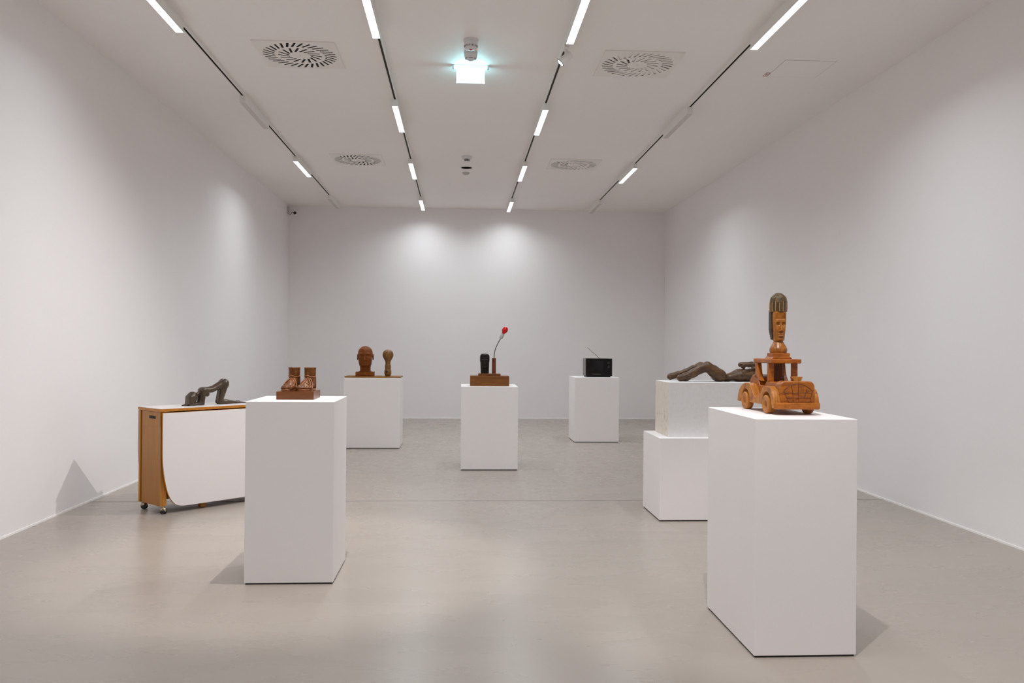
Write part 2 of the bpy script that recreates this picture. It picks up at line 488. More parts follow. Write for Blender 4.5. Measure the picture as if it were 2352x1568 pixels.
spotlight((-0.586, 4.18, 3.235), (-0.80, 4.50, 0.90), 'small white spotlight on the track above the carved feet', 105 * SP, 50)
spotlight((0.743, 2.32, 3.235), (1.36, 3.55, 1.05), 'small white spotlight on the track above the toy car', 88 * SP, 50)

# ------------------------------------------------------------------ ceiling vents
def slot_quads():
    out = []
    for k in range(32):
        a = math.radians(-98.7 + 11.25 * k); b = a - math.radians(10.6)
        out.append(((0.272 * math.cos(a), 0.272 * math.sin(a)), (0.188 * math.cos(b), 0.188 * math.sin(b)), 'o', k))
    for k in range(16):
        a = math.radians(-107.3 + 22.5 * k); b = a - math.radians(21)
        out.append(((0.162 * math.cos(a), 0.162 * math.sin(a)), (0.081 * math.cos(b), 0.081 * math.sin(b)), 'i', k))
    res = []
    for p, q, ring, k in out:
        d = Vector((q[0] - p[0], q[1] - p[1])).normalized(); n = Vector((-d.y, d.x)) * 0.0088
        res.append(([(p[0] + n.x, p[1] + n.y), (q[0] + n.x, q[1] + n.y), (q[0] - n.x, q[1] - n.y), (p[0] - n.x, p[1] - n.y)], ring, k))
    return res
def pierced_plate(slots, half, th):
    cu = bpy.data.curves.new('plate', 'CURVE'); cu.dimensions = '2D'; cu.fill_mode = 'BOTH'; cu.extrude = th / 2
    def poly(pts):
        s = cu.splines.new('POLY'); s.points.add(len(pts) - 1)
        for a, p in zip(s.points, pts): a.co = (p[0], p[1], 0, 1)
        s.use_cyclic_u = True
    poly([(-half, -half), (half, -half), (half, half), (-half, half)])
    for s, _, _ in slots: poly(s)
    tmp = bpy.data.objects.new('tmp', cu); COL.objects.link(tmp)
    dg = bpy.context.evaluated_depsgraph_get()
    me = bpy.data.meshes.new_from_object(tmp.evaluated_get(dg))
    bpy.data.objects.remove(tmp); bpy.data.curves.remove(cu)
    me.transform(Matrix.Translation((0, 0, th / 2)))
    return me
def lerp2(a, b, t): return (a[0] + (b[0] - a[0]) * t, a[1] + (b[1] - a[1]) * t)
SL = slot_quads()
VT = 0.009
def vent(x, y, closed, label):
    t = thing('ceiling_air_vent', label, 'air vent', (x, y, ZC - VT), 0, 'swirl air vents in the ceiling')
    o = link_mesh('vent_plate', pierced_plate(SL, 0.297, 0.0016), M['vent_white'], t)
    bm = bmesh.new()
    for a in ((-0.297, -0.290, -0.297, 0.297), (0.290, 0.297, -0.297, 0.297), (-0.290, 0.290, -0.297, -0.290), (-0.290, 0.290, 0.290, 0.297)):
        bx(bm, *a, 0.0016, VT)
    obj('vent_frame', bm, M['vent_white'], t)
    obj('duct_opening', box(-0.289, 0.289, -0.289, 0.289, 0.0068 if closed else 0.0022, VT), M['vent_dark'], t)
    if closed:
        obj('damper_plate', box(-0.285, 0.285, -0.285, 0.285, 0.0052, 0.0066), M['vent_white'], t)
        for q, ring, k in SL:
            ang = math.degrees(math.atan2(q[0][1] + q[3][1], q[0][0] + q[3][0])) % 360
            dark = (ang > 128 and ang < 222) if ring == 'o' else (ang > 120 and ang < 232)
            if ring == 'o' and k in (9, 10): dark = True
            if not dark: continue
            mid = lambda i, j: lerp2(lerp2(q[0], q[3], j), lerp2(q[1], q[2], j), i)
            for u, v in ((0.03, 0.28), (0.37, 0.64), (0.73, 0.98)):
                obj('air_gap', prism(bmesh.new(), [mid(u, 0.10), mid(v, 0.10), mid(v, 0.90), mid(u, 0.90)], 'z', 0.0046, 0.0054), M['vent_dark'], t)
    obj('center_screw', lathe(bmesh.new(), [(0, -0.001), (0.005, -0.001), (0.006, 0.0005), (0, 0.0005)], 16), M['sensor_grey'], t)
vent(-1.219, 6.505, False, 'square ceiling vent with open black swirl slots, larger one nearest the left track')
vent(1.348, 6.500, True, 'square ceiling vent with mostly closed white swirl slots, nearer of the two on the right')
vent(-1.219, 10.16, False, 'square ceiling vent with dark swirl slots, farther of the two on the left')
vent(1.343, 10.165, True, 'square ceiling vent with closed white swirl slots, farther of the two on the right')

# ------------------------------------------------------------------ ceiling devices
t = thing('fire_sounder', 'white round ceiling fire detector with slotted ring and red light, nearest the viewer', 'fire detector', (0.061, 6.085, ZC), 0, 'ceiling detectors')
auto(obj('mounting_base', lathe(bmesh.new(), [(0, 0), (0.054, 0), (0.055, -0.010), (0.052, -0.013), (0, -0.013)], 48), M['sensor_white'], t))
auto(obj('detector_body', lathe(bmesh.new(), [(0, -0.013), (0.050, -0.013), (0.047, -0.045), (0.040, -0.066), (0.028, -0.071), (0, -0.072)], 48), M['sensor_white'], t), 50)
bm = bmesh.new()
for k in range(28):
    a = 2 * PI * k / 28; c, s = math.cos(a), math.sin(a)
    tube(bm, [(0.0475 * c, 0.0475 * s, -0.044), (0.0440 * c, 0.0440 * s, -0.056)], 0.0018, 6)
obj('sounder_slots', bm, M['sensor_dark'], t)
bm = lathe(bmesh.new(), [(0, -0.077), (0.010, -0.076), (0.014, -0.071), (0, -0.070)], 24)
obj('red_light', bm, M['red'], t)
t = thing('smoke_detector', 'white domed smoke detector on the ceiling just in front of the exit sign', 'smoke detector', (0.063, 6.335, ZC), 0, 'ceiling detectors')
auto(obj('mounting_base', lathe(bmesh.new(), [(0, 0), (0.050, 0), (0.0505, -0.014), (0, -0.014)], 48), M['sensor_white'], t))
auto(obj('detector_dome', lathe(bmesh.new(), [(0, -0.014), (0.0495, -0.016), (0.047, -0.040), (0.038, -0.056), (0.024, -0.064), (0.010, -0.069), (0, -0.069)], 48), M['sensor_white'], t), 50)
bm = bmesh.new()
for k in range(6):
    a0 = 2 * PI * k / 6 - PI / 2 - 0.36
    tube(bm, [(0.0400 * math.cos(a0 + 0.72 * u / 6), 0.0400 * math.sin(a0 + 0.72 * u / 6), -0.0545) for u in range(7)], 0.0020, 6)
obj('smoke_slots', bm, M['sensor_dark'], t)

t = thing('exit_sign', 'glowing white and cyan exit sign hanging under the ceiling', 'sign', (0.066, 6.65, ZC), 0)
bm = box(-0.143, 0.143, -0.022, 0.022, -0.004, 0, 0.001, 1)
for s in (-1, 1):
    bx(bm, s * 0.136 - 0.007, s * 0.136 + 0.007, -0.022, 0.022, -0.026, -0.004, 0.001, 1)
obj('ceiling_bracket', bm, M['sign_frame'], t)
obj('light_bar', box(-0.128, 0.128, -0.016, 0.016, -0.020, -0.0045, 0.002, 1), M['sign'], t)
bm = bmesh.new()
bx(bm, -0.110, -0.1005, -0.006, 0.006, -0.137, -0.0205)
bx(bm, 0.1005, 0.110, -0.006, 0.006, -0.137, -0.0205)
bx(bm, -0.110, 0.110, -0.006, 0.006, -0.137, -0.128)
obj('clear_frame', bm, M['sign_edge'], t)
obj('sign_panel', box(-0.1000, 0.1000, -0.0045, 0.0045, -0.1275, -0.0205), M['sign'], t)

t = thing('motion_sensor', 'small white ceiling sensor with dark slotted neck between the far vents', 'sensor', (0.064, 9.86, ZC), 0)
auto(obj('mounting_base', lathe(bmesh.new(), [(0, 0), (0.058, 0), (0.058, -0.018), (0.054, -0.020), (0.050, -0.034), (0, -0.034)], 40), M['sensor_white'], t))
obj('slotted_neck', lathe(bmesh.new(), [(0, -0.034), (0.029, -0.034), (0.029, -0.058), (0, -0.058)], 40), M['sensor_dark'], t)
bm = lathe(bmesh.new(), [(0, -0.058), (0.034, -0.058), (0.034, -0.062), (0, -0.064)], 40)
for k in range(10):
    a = 2 * PI * k / 10 - PI / 2
    tube(bm, [(0.0295 * math.cos(a), 0.0295 * math.sin(a), -0.034), (0.0295 * math.cos(a), 0.0295 * math.sin(a), -0.058)], 0.0028, 6)
auto(obj('sensor_cap', bm, M['sensor_white'], t))
t = thing('ceiling_disc', 'flat round white ceiling cover plate between the far vents', 'cover plate', (0.064, 10.48, ZC), 0)
auto(obj('rim', lathe(bmesh.new(), [(0.066, 0), (0.078, 0), (0.078, -0.003), (0.068, -0.006), (0.066, -0.003)], 48), M['white_metal'], t))
obj('disc', lathe(bmesh.new(), [(0, 0), (0.067, 0), (0.067, -0.003), (0, -0.003)], 48), M['sensor_grey'], t)
o = obj('ceiling_sensor', lathe(bmesh.new(), [(0, 0), (0.046, 0), (0.045, -0.010), (0.030, -0.024), (0.014, -0.030), (0, -0.030)], 40), M['sensor_grey'])
o.location = (0.059, 10.80, ZC); auto(o, 50)
tag(o, 'small grey domed ceiling sensor, farthest device in the middle row', 'sensor')

t = thing('access_hatch', 'flush square ceiling hatch near the right wall', 'hatch', (2.642, 6.508, ZC), 0)
obj('hatch_panel', box(-0.196, 0.196, -0.196, 0.196, -0.002, 0.0), M['ceiling'], t)
bm = bmesh.new()
for a in ((-0.199, -0.1965, -0.199, 0.199), (0.1965, 0.199, -0.199, 0.199), (-0.199, 0.199, -0.199, -0.1965), (-0.199, 0.199, 0.1965, 0.199)):
    bx(bm, *a, -0.0015, 0.0)
obj('hatch_gap', bm, M['sensor_grey'], t)
t = thing('ceiling_label', 'tiny white label with a red border stuck beside the ceiling hatch', 'label', (2.424, 6.662, ZC), 0)
obj('sticker', box(-0.013, 0.013, -0.044, 0.044, -0.001, 0), M['label_white'], t)
bm = bmesh.new()
for a in ((-0.0155, -0.0125, -0.046, 0.046), (0.0125, 0.0155, -0.046, 0.046), (-0.0125, 0.0125, -0.046, -0.040), (-0.0125, 0.0125, 0.040, 0.046), (-0.004, 0.004, -0.02, 0.02)):
    bx(bm, *a, -0.0016, 0)
obj('red_border', bm, M['label_red'], t)

t = thing('security_camera', 'small white security camera with black lens in the far left corner', 'camera', (-2.655, 13.60, 3.27), 0)
obj('wall_mount', box(-0.065, -0.045, -0.05, 0.05, -0.05, 0.055, 0.003, 1), M['sensor_grey'], t)
obj('bracket', tube(bmesh.new(), [(-0.05, 0, 0.01), (-0.01, -0.01, 0.0), (0.035, -0.03, -0.028)], 0.009, 10), M['white_metal'], t)
auto(obj('camera_body', lathe(bmesh.new(), [(0, 0.075), (0.022, 0.065), (0.023, 0.0), (0.016, -0.004), (0, -0.004)], 28,
    mtx=Matrix.Translation((0.055, -0.035, -0.042)) @ Matrix.Rotation(math.radians(78), 4, 'X') @ Matrix.Rotation(math.radians(180), 4, 'X')), M['white_metal'], t))
auto(obj('lens', lathe(bmesh.new(), [(0, 0.024), (0.014, 0.022), (0.022, 0.012), (0.025, 0.0), (0.022, -0.014), (0, -0.02)], 28,
    mtx=Matrix.Translation((0.062, -0.075, -0.048)) @ Matrix.Rotation(math.radians(90), 4, 'X')), M['black'], t), 60)
obj('cable', tube(bmesh.new(), smooth_outline([(0.04, -0.05, -0.035), (0.01, -0.05, -0.04), (-0.005, -0.045, -0.06), (-0.03, -0.03, -0.075)], 5), 0.004, 8), M['sensor_dark'], t)

# ------------------------------------------------------------------ pedestals
def pedestal(x0, x1, y0, y1, h, label, rot=0.0):
    cx, cy = (x0 + x1) / 2, (y0 + y1) / 2
    t = thing('pedestal', label, 'pedestal', (cx, cy, 0), rot, 'white display pedestals')
    a, b = (x1 - x0) / 2, (y1 - y0) / 2
    obj('pedestal_body', box(-a, a, -b, b, 0.0075, h, 0.0012, 1), M['plinth'], t)
    obj('recessed_foot', box(-a + 0.006, a - 0.006, -b + 0.006, b - 0.006, 0.0, 0.0075), M['shadow_gap'], t)
    return t
pedestal(-1.044, -0.614, 4.250, 4.710, 0.896, 'tall narrow white pedestal carrying the carved feet on a wooden block')
pedestal(1.128, 1.527, 3.190, 3.810, 0.909, 'largest white pedestal, nearest the viewer, under the wooden toy car')
pedestal(0.017, 0.556, 8.050, 8.560, 0.788, 'white pedestal at the centre under the red bulb and black head')
pedestal(1.406, 1.956, 10.375, 10.90, 0.794, 'farthest white pedestal, holding the black television')
pedestal(-1.305, -0.672, 9.730, 10.24, 0.796, 'wide white pedestal under the board with the brown wooden head')
pedestal(1.357, 2.440, 5.700, 6.220, 0.5614, 'low wide white pedestal under the worn stone block')
bl = obj('stone_block', box(0, 0.83, 0, 0.382, 0, 0.3755, 0.0025, 1), M['block'])
bl.location = (1.432, 5.787, 0.5614)
tag(bl, 'worn white stone block with a veined beige end, standing on the low wide pedestal', 'block')

# ------------------------------------------------------------------ folding table on casters
t = thing('drop_leaf_table', 'drop-leaf table on casters with white folded leaves and orange wooden frame', 'table', (-2.043, 5.990, 0), math.radians(46))
TL, TW, TH = 1.0, 0.315, 0.725
obj('tabletop', box(-0.004, TL, -0.004, TW, TH - 0.0025, TH, 0.0008, 1), M['laminate'], t)
obj('tabletop_edge', box(-0.006, TL + 0.002, -0.006, TW + 0.002, TH - 0.021, TH - 0.0027, 0.001, 1), M['table_edge'], t)
def leaf_outline():
    c = [(0.006, 0.697), (0.006, 0.60), (0.006, 0.50), (0.007, 0.40), (0.012, 0.32), (0.026, 0.225), (0.052, 0.13), (0.092, 0.068), (0.140, 0.044), (0.20, 0.040)]
    c = smooth_outline(c, 4)
    r = [(TL - x, z) for x, z in c[::-1]]
    return c + r
for k, (ya, yb) in enumerate(((-0.015, -0.006), (TW + 0.006, TW + 0.024))):
    f = obj('drop_leaf', prism(bmesh.new(), leaf_outline(), 'y', ya, yb, 0.0015, 1), M['table_edge'] if k == 0 else M['laminate_back'], t)
    yo = (ya - 0.0012, ya) if k == 0 else (yb, yb + 0.0012)
    sk = [(0.003 + (x - 0.5) * 0.994 + 0.497, (z - 0.37) * 0.994 + 0.37) for x, z in leaf_outline()]
    obj('laminate_face', prism(bmesh.new(), sk, 'y', *yo), M['laminate'], f)
# end panels, corner posts, drawer front
for x0, x1 in ((0.004, 0.020), (TL - 0.020, TL - 0.004)):
    obj('end_panel', box(x0, x1, 0.006, TW - 0.042, 0.054, 0.7035, 0.0008, 1), M['table_wood'], t)
for x0, x1, y0, y1 in ((0.020, 0.050, 0.005, 0.024), (-0.002, 0.040, TW - 0.030, TW - 0.008), (TL - 0.050, TL - 0.020, 0.005, 0.024), (TL - 0.040, TL + 0.002, TW - 0.030, TW - 0.008)):
    obj('corner_post', box(x0, x1, y0, y1, 0.054, 0.7035, 0.0012, 1), M['table_edge'], t)
d = obj('end_drawer', box(0.0022, 0.0042, 0.010, TW - 0.046, 0.600, 0.700, 0.0005, 1), M['table_wood'], t)
obj('hand_slot', box(0.0014, 0.0024, 0.075, 0.165, 0.652, 0.672), M['shadow_gap'], d)
obj('bottom_shelf', box(0.026, TL - 0.026, 0.05, TW - 0.04, 0.10, 0.118), M['table_wood'], t)
for x, y in ((0.33, 0.045), (0.42, 0.20)):
    obj('support_foot', box(x, x + 0.042, y, y + 0.04, 0.0, 0.10), M['table_edge'] if y < 0.1 else M['car_wood_dark'], t)
def caster(x, y, a):
    c = obj('caster', lathe(bmesh.new(), [(0, 0.054), (0.014, 0.054), (0.015, 0.047), (0.011, 0.044), (0, 0.044)], 20, c=(x, y, 0)), M['chrome'], t)
    R = Matrix.Translation((x, y, 0)) @ Matrix.Rotation(a, 4, 'Z')
    bm = bmesh.new()
    for s in (-1, 1):
        lathe(bm, [(0, -0.007), (0.016, -0.007), (0.0205, -0.004), (0.0205, 0.004), (0.016, 0.007), (0, 0.007)], 28,
              mtx=R @ Matrix.Translation((0.012, s * 0.009, 0.0205)) @ Matrix.Rotation(PI / 2, 4, 'X'))
    auto(obj('caster_wheel', bm, M['rubber'], c), 40)
    cv = Carve((-0.022, -0.022, 0.005), (0.045, 0.022, 0.056), 0.0016)
    cv.add(cv.ell((0.010, 0, 0.027), (0.0245, 0.0185, 0.0215)), 0.001)
    cv.cut(cv.box((0.030, 0, 0.000), (0.03, 0.03, 0.017), 0.002, ('Y', 0.5)), 0.002)
    cv.add(cv.cap((0, 0, 0.046), (0.004, 0, 0.036), 0.008), 0.006)
    o = carve_obj('caster_hood', cv, M['chrome'], c, 0)
    o.data.transform(R)
caster(0.026, 0.018, math.radians(-75)); caster(0.026, TW - 0.02, math.radians(-60))
caster(TL - 0.026, 0.018, math.radians(-60)); caster(TL - 0.026, TW - 0.02, math.radians(-60))

# ------------------------------------------------------------------ bronze figure bending forward on the table
t = thing('kneeling_figure_sculpture', 'small brown bronze kneeling figure bent forward with hair on the tabletop', 'sculpture', (-2.043, 5.990, 0.725), math.radians(46))
C0 = 0.160
cv = Carve((0.215, C0 - 0.085, -0.006), (0.83, C0 + 0.085, 0.205), 0.0034)
def P(s, z, y=0.0): return (s, C0 + y, z)
cv.add(cv.cap(P(0.398, 0.106), P(0.470, 0.112), 0.026, 0.021, (1, 1.35, 1)), 0.012)
cv.add(cv.cap(P(0.470, 0.112), P(0.560, 0.150), 0.021, 0.030, (1, 1.35, 1)), 0.014)
for s in (-1, 1):
    cv.add(cv.ell(P(0.570, 0.152, s * 0.019), (0.030, 0.026, 0.036)), 0.010)
    cv.add(cv.cap(P(0.566, 0.140, s * 0.013), P(0.534, 0.026, s * 0.014), 0.0300, 0.0195), 0.008)
    cv.add(cv.cap(P(0.530, 0.0185, s * 0.015), P(0.585, 0.0185, s * 0.015), 0.0175, 0.0165), 0.006)
    cv.add(cv.cap(P(0.585, 0.018, s * 0.015), P(0.676, 0.0095, s * 0.014), 0.0165, 0.0085), 0.006)
    cv.add(cv.cap(P(0.676, 0.008, s * 0.014), P(0.745, 0.0045, s * 0.013), 0.0075, 0.0048, (1, 1.6, 1)), 0.008)
    cv.add(cv.ell(P(0.690, 0.012, s * 0.014), (0.010, 0.010, 0.010)), 0.006)
    cv.add(cv.ell(P(0.428, 0.080, s * 0.015), (0.017, 0.015, 0.020)), 0.006)
    cv.add(cv.cap(P(0.396, 0.108, s * 0.026), P(0.386, 0.014, s * 0.028), 0.0175, 0.0130), 0.010)
    cv.add(cv.cap(P(0.386, 0.012, s * 0.028), P(0.318, 0.008, s * 0.018), 0.0130, 0.0080), 0.005)
cv.add(cv.cap(P(0.390, 0.100), P(0.345, 0.072), 0.013, 0.014), 0.010)
cv.add(cv.ell(P(0.322, 0.062), (0.032, 0.030, 0.038), ('Y', 0.5)), 0.010)
cv.add(cv.ell(P(0.316, 0.064), (0.034, 0.036, 0.036)), 0.006)
cv.add(cv.cap(P(0.318, 0.058), P(0.312, 0.016), 0.033, 0.027, (1.1, 1.1, 1)), 0.010)
for k, (yy, tip, r) in enumerate(((-0.028, 0.285, 0.010), (-0.014, 0.252, 0.010), (0.0, 0.240, 0.011), (0.014, 0.262, 0.010), (0.028, 0.29, 0.010), (-0.03, 0.325, 0.010))):
    cv.add(cv.cap(P(0.296, 0.060, yy * 0.8), P(0.288, 0.014, yy), 0.017, 0.010), 0.008)
    cv.add(cv.cap(P(0.288, 0.012, yy), P(tip, 0.004, yy * 1.1), 0.010, 0.0040), 0.005)
cv.clipz(0.0)
body = carve_obj('figure_body', cv, M['bronze'], t, 2)

# ------------------------------------------------------------------ reclining carved figure on the stone block
t = thing('reclining_figure_sculpture', 'long dark carved wooden reclining figure with raised knees lying on the stone block', 'sculpture', (1.432, 5.787, 0.9369), 0)
YC = 0.185
def Q(X, z, y=0.0): return (X - 1.432, YC + y, z)
cv = Carve((0.02, YC - 0.11, -0.008), (0.80, YC + 0.11, 0.165), 0.004)
A = [(1.552, 0.025, 0.024), (1.595, 0.032, 0.028), (1.650, 0.060, 0.029), (1.700, 0.088, 0.030), (1.745, 0.105, 0.034), (1.790, 0.074, 0.040), (1.838, 0.044, 0.043)]
B = [(1.500, 0.031, 0.024), (1.550, 0.045, 0.022), (1.610, 0.066, 0.020), (1.660, 0.090, 0.020), (1.715, 0.112, 0.022), (1.765, 0.108, 0.026), (1.82, 0.060, 0.035)]
for pts, y in ((A, -0.040), (B, 0.032)):
    for (xa, za, ra), (xb, zb, rb) in zip(pts[:-1], pts[1:]):
        cv.add(cv.cap(Q(xa, za, y), Q(xb, zb, y), ra, rb), 0.012)
cv.add(cv.ell(Q(1.836, 0.043), (0.050, 0.075, 0.044)), 0.015)
cv.add(cv.cap(Q(1.850, 0.036), Q(1.900, 0.026), 0.030, 0.025, (1, 1.9, 1)), 0.014)
cv.add(cv.cap(Q(1.900, 0.027), Q(1.985, 0.046), 0.024, 0.042, (1, 1.8, 1)), 0.014)
cv.add(cv.cap(Q(1.985, 0.044), Q(2.075, 0.046), 0.043, 0.044, (1, 1.7, 1)), 0.012)
cv.add(cv.ell(Q(2.020, 0.078, -0.035), (0.028, 0.028, 0.018)), 0.012)
cv.add(cv.ell(Q(2.100, 0.070), (0.042, 0.045, 0.042)), 0.015)
cv.add(cv.cap(Q(2.000, 0.114, -0.045), Q(2.090, 0.124, -0.050), 0.0195, 0.0165), 0.004)
cv.add(cv.cap(Q(2.090, 0.124, -0.050), Q(2.118, 0.100, -0.045), 0.0170, 0.019), 0.010)
cv.add(cv.cap(Q(2.010, 0.119, 0.035), Q(2.095, 0.122, 0.040), 0.018, 0.018), 0.004)
cv.add(cv.cap(Q(2.095, 0.122, 0.040), Q(2.116, 0.095, 0.040), 0.018, 0.021), 0.010)
cv.cut(cv.cap(Q(1.988, 0.116, -0.12), Q(1.988, 0.116, -0.040), 0.006), 0.003)
for X, z, r in ((2.028, 0.096, 0.010), (2.076, 0.103, 0.012)):
    cv.cut(cv.cap(Q(X, z, -0.15), Q(X, z, 0.15), r), 0.006)
cv.cut(cv.cap(Q(1.56, 0.060, -0.006), Q(1.72, 0.15, -0.008), 0.007), 0.010)
cv.clipz(0.0)
carve_obj('figure_body', cv, M['log_wood'], t, 2)

# ------------------------------------------------------------------ carved feet in sandals
t = thing('sandalled_feet_sculpture', 'pair of brown carved wooden feet in strapped sandals on a wooden block', 'sculpture', (-0.928, 4.397, 0.896), 0)
obj('wooden_block', box(0, 0.188, 0, 0.205, 0, 0.041, 0.0008, 1), M['block_wood'], t)
def foot(ox, yaw, mir, name='foot'):
    """foot pointing to -y, ankle at the origin"""
    R = Matrix.Translation((ox, 0.126, 0.041)) @ Matrix.Rotation(yaw, 4, 'Z')
    cv = Carve((-0.055, -0.125, 0.004), (0.055, 0.055, 0.125), 0.0019)
    m = mir
    cv.add(cv.cap((0, 0.0, 0.040), (0, 0.0, 0.088), 0.0245, 0.0270), 0.01)
    cv.add(cv.cap((0, 0.0, 0.088), (0, 0.0, 0.150), 0.0270, 0.0350), 0.01)
    cv.add(cv.ell((0, 0.014, 0.024), (0.025, 0.026, 0.024)), 0.010)
    cv.add(cv.cap((0, -0.005, 0.052), (0.004 * m, -0.065, 0.024), 0.025, 0.020, (1.1, 1, 1)), 0.012)
    cv.add(cv.ell((0, -0.070, 0.018), (0.036, 0.030, 0.016)), 0.010)
    # toes, the big toe on the inner side
    for k, (x, y, r) in enumerate(((0.024, -0.098, 0.0125), (0.0055, -0.099, 0.0088), (-0.0085, -0.094, 0.0082), (-0.021, -0.087, 0.0078), (-0.032, -0.077, 0.0075))):
        cv.add(cv.cap((x * m * 0.9, -0.070, 0.021), (x * m, y, 0.0155 + (0.002 if k == 0 else 0)), r, r * 1.04), 0.004)
        cv.cut(cv.ell((x * m, y - r * 0.75, 0.0165 + r * 0.8), (r * 0.5, r * 0.6, r * 0.22)), 0.002)
    cv.d = np.maximum(cv.d, cv.Z - 0.1205); cv.d = np.maximum(cv.d, 0.0065 - cv.Z)
    f = carve_obj(name, cv, M['feet_wood'], t, 1)
    f.data.transform(R)
    out = []
    for k in range(40):
        a = 2 * PI * k / 40; y = -0.038 + 0.080 * math.sin(a); w = 0.030 + 0.016 * (0.5 - 0.5 * math.sin(a))
        out.append((w * math.cos(a) * (1.06 if math.cos(a) * m > 0 else 1), y))
    s = obj('sandal_sole', prism(bmesh.new(), out, 'z', 0.0, 0.011, 0.0015, 1), M['feet_strap'], f); s.data.transform(R)
    bm = bmesh.new()
    ringp = [(0.0285 * math.cos(2 * PI * k / 28), 0.0285 * math.sin(2 * PI * k / 28), 0.074 + 0.002 * math.sin(4 * PI * k / 28)) for k in range(29)]
    tube(bm, ringp, 0.0036, 8, cap=False)
    def strap(pts, r=0.0034): tube(bm, smooth_outline(pts, 6), r, 8)
    strap([(0, -0.030, 0.070), (0.018, -0.034, 0.056), (0.031, -0.045, 0.034), (0.037, -0.062, 0.010)])
    strap([(0, -0.030, 0.070), (-0.018, -0.034, 0.056), (-0.031, -0.045, 0.034), (-0.037, -0.062, 0.010)])
    strap([(0, -0.031, 0.068), (0.012, -0.045, 0.056), (0.024, -0.058, 0.041), (0.035, -0.074, 0.012)])
    strap([(0, -0.031, 0.068), (-0.012, -0.045, 0.056), (-0.024, -0.058, 0.041), (-0.035, -0.074, 0.012)])
    strap([(-0.037, -0.060, 0.012), (-0.028, -0.064, 0.030), (0.0, -0.068, 0.043), (0.028, -0.064, 0.030), (0.037, -0.060, 0.012)])
    strap([(0.0, -0.036, 0.062), (0.002 * m, -0.055, 0.052), (0.010 * m, -0.072, 0.040), (0.016 * m, -0.090, 0.024)])
    strap([(0.0285, 0.0, 0.074), (0.0262, 0.010, 0.050), (0.0255, 0.012, 0.010)])
    strap([(-0.0285, 0.0, 0.074), (-0.0262, 0.010, 0.050), (-0.0255, 0.012, 0.010)])
    s = obj('sandal_straps', bm, M['feet_strap'], f, True); s.data.transform(R)
    bm = bmesh.new()
    tube(bm, [(0.0085 * math.cos(2 * PI * k / 20), -0.033 - 0.002 * math.sin(2 * PI * k / 20), 0.071 + 0.0085 * math.sin(2 * PI * k / 20)) for k in range(21)], 0.0028, 8, cap=False)
    s = obj('strap_ring', bm, M['feet_strap'], f, True); s.data.transform(R)
foot(0.066, math.radians(-13), 1)
foot(0.148, math.radians(-13), -1)

# ------------------------------------------------------------------ board with the wooden head and wooden bulb
bd = obj('wooden_board', box(-0.3175, 0.3175, -0.165, 0.165, 0, 0.0165, 0.0008, 1), M['board_wood'])
bd.location = (-0.9885, 9.985, 0.796); bd.rotation_euler.z = math.radians(-1.0)
tag(bd, 'thin orange-brown wooden board lying on the wide pedestal at the back left', 'board')
t = thing('wooden_head_bust', 'large brown carved wooden bald head with ears on a square base, left on the board', 'sculpture', (-1.087, 9.93, 0.8125), math.radians(2))
obj('base_block', box(-0.1035, 0.1035, -0.08, 0.10, 0, 0.049, 0.0012, 1), M['head_wood'], t)
cv = Carve((-0.115, -0.135, 0.045), (0.115, 0.135, 0.352), 0.0030)
cv.add(cv.cap((0, 0.022, 0.045), (0, 0.018, 0.17), 0.060, 0.062, (1, 1, 1)), 0.01)          # neck
cv.add(cv.ell((0, 0.012, 0.262), (0.084, 0.100, 0.083)), 0.02)                               # skull
cv.add(cv.ell((0, -0.020, 0.205), (0.073, 0.070, 0.095)), 0.025)                             # face
cv.add(cv.box((0, -0.012, 0.165), (0.067, 0.062, 0.047), 0.032), 0.03)                       # jaw
cv.add(cv.ell((0, -0.072, 0.126), (0.030, 0.020, 0.019)), 0.015)                             # chin
cv.add(cv.cap((-0.052, -0.078, 0.253), (0.052, -0.078, 0.253), 0.012), 0.014)                # brow
for s in (-1, 1):
    cv.cut(cv.ell((s * 0.033, -0.097, 0.2350), (0.023, 0.020, 0.0140)), 0.008)               # sockets
    cv.add(cv.ell((s * 0.032, -0.073, 0.2325), (0.014, 0.010, 0.007)), 0.003)                # eyes
    cv.add(cv.ell((s * 0.046, -0.066, 0.205), (0.018, 0.014, 0.014)), 0.015)                 # cheek
    cv.add(cv.ell((s * 0.088, 0.018, 0.218), (0.009, 0.022, 0.038), ('X', -0.15)), 0.004)    # ears
    cv.cut(cv.ell((s * 0.098, 0.010, 0.222), (0.007, 0.011, 0.022)), 0.004)
cv.add(cv.cap((0, -0.083, 0.240), (0, -0.103, 0.192), 0.008, 0.0125), 0.008)                 # nose
for s in (-1, 1): cv.add(cv.ell((s * 0.012, -0.096, 0.190), (0.009, 0.010, 0.007)), 0.004)
cv.add(cv.cap((-0.019, -0.086, 0.163), (0.019, -0.086, 0.163), 0.0060), 0.008)               # lips
cv.add(cv.cap((-0.015, -0.085, 0.151), (0.015, -0.085, 0.151), 0.0065), 0.008)
cv.cut(cv.cap((-0.025, -0.0945, 0.157), (0.025, -0.0945, 0.157), 0.0022), 0.003)
cv.cut(cv.ell((0, -0.085, 0.100), (0.035, 0.022, 0.016)), 0.012)                             # under the chin
cv.cut(cv.cap((-0.025, -0.052, 0.11), (-0.008, -0.052, 0.055), 0.006), 0.010)
cv.cut(cv.cap((0.025, -0.052, 0.11), (0.008, -0.052, 0.055), 0.006), 0.010)
cv.add(cv.box((0, 0.018, 0.050), (0.068, 0.064, 0.008), 0.006), 0.006)
cv.d = np.maximum(cv.d, 0.0485 - cv.Z); cv.d = np.maximum(cv.d, (cv.Z - 0.3445))
carve_obj('carved_head', cv, M['head_wood'], t, 1)

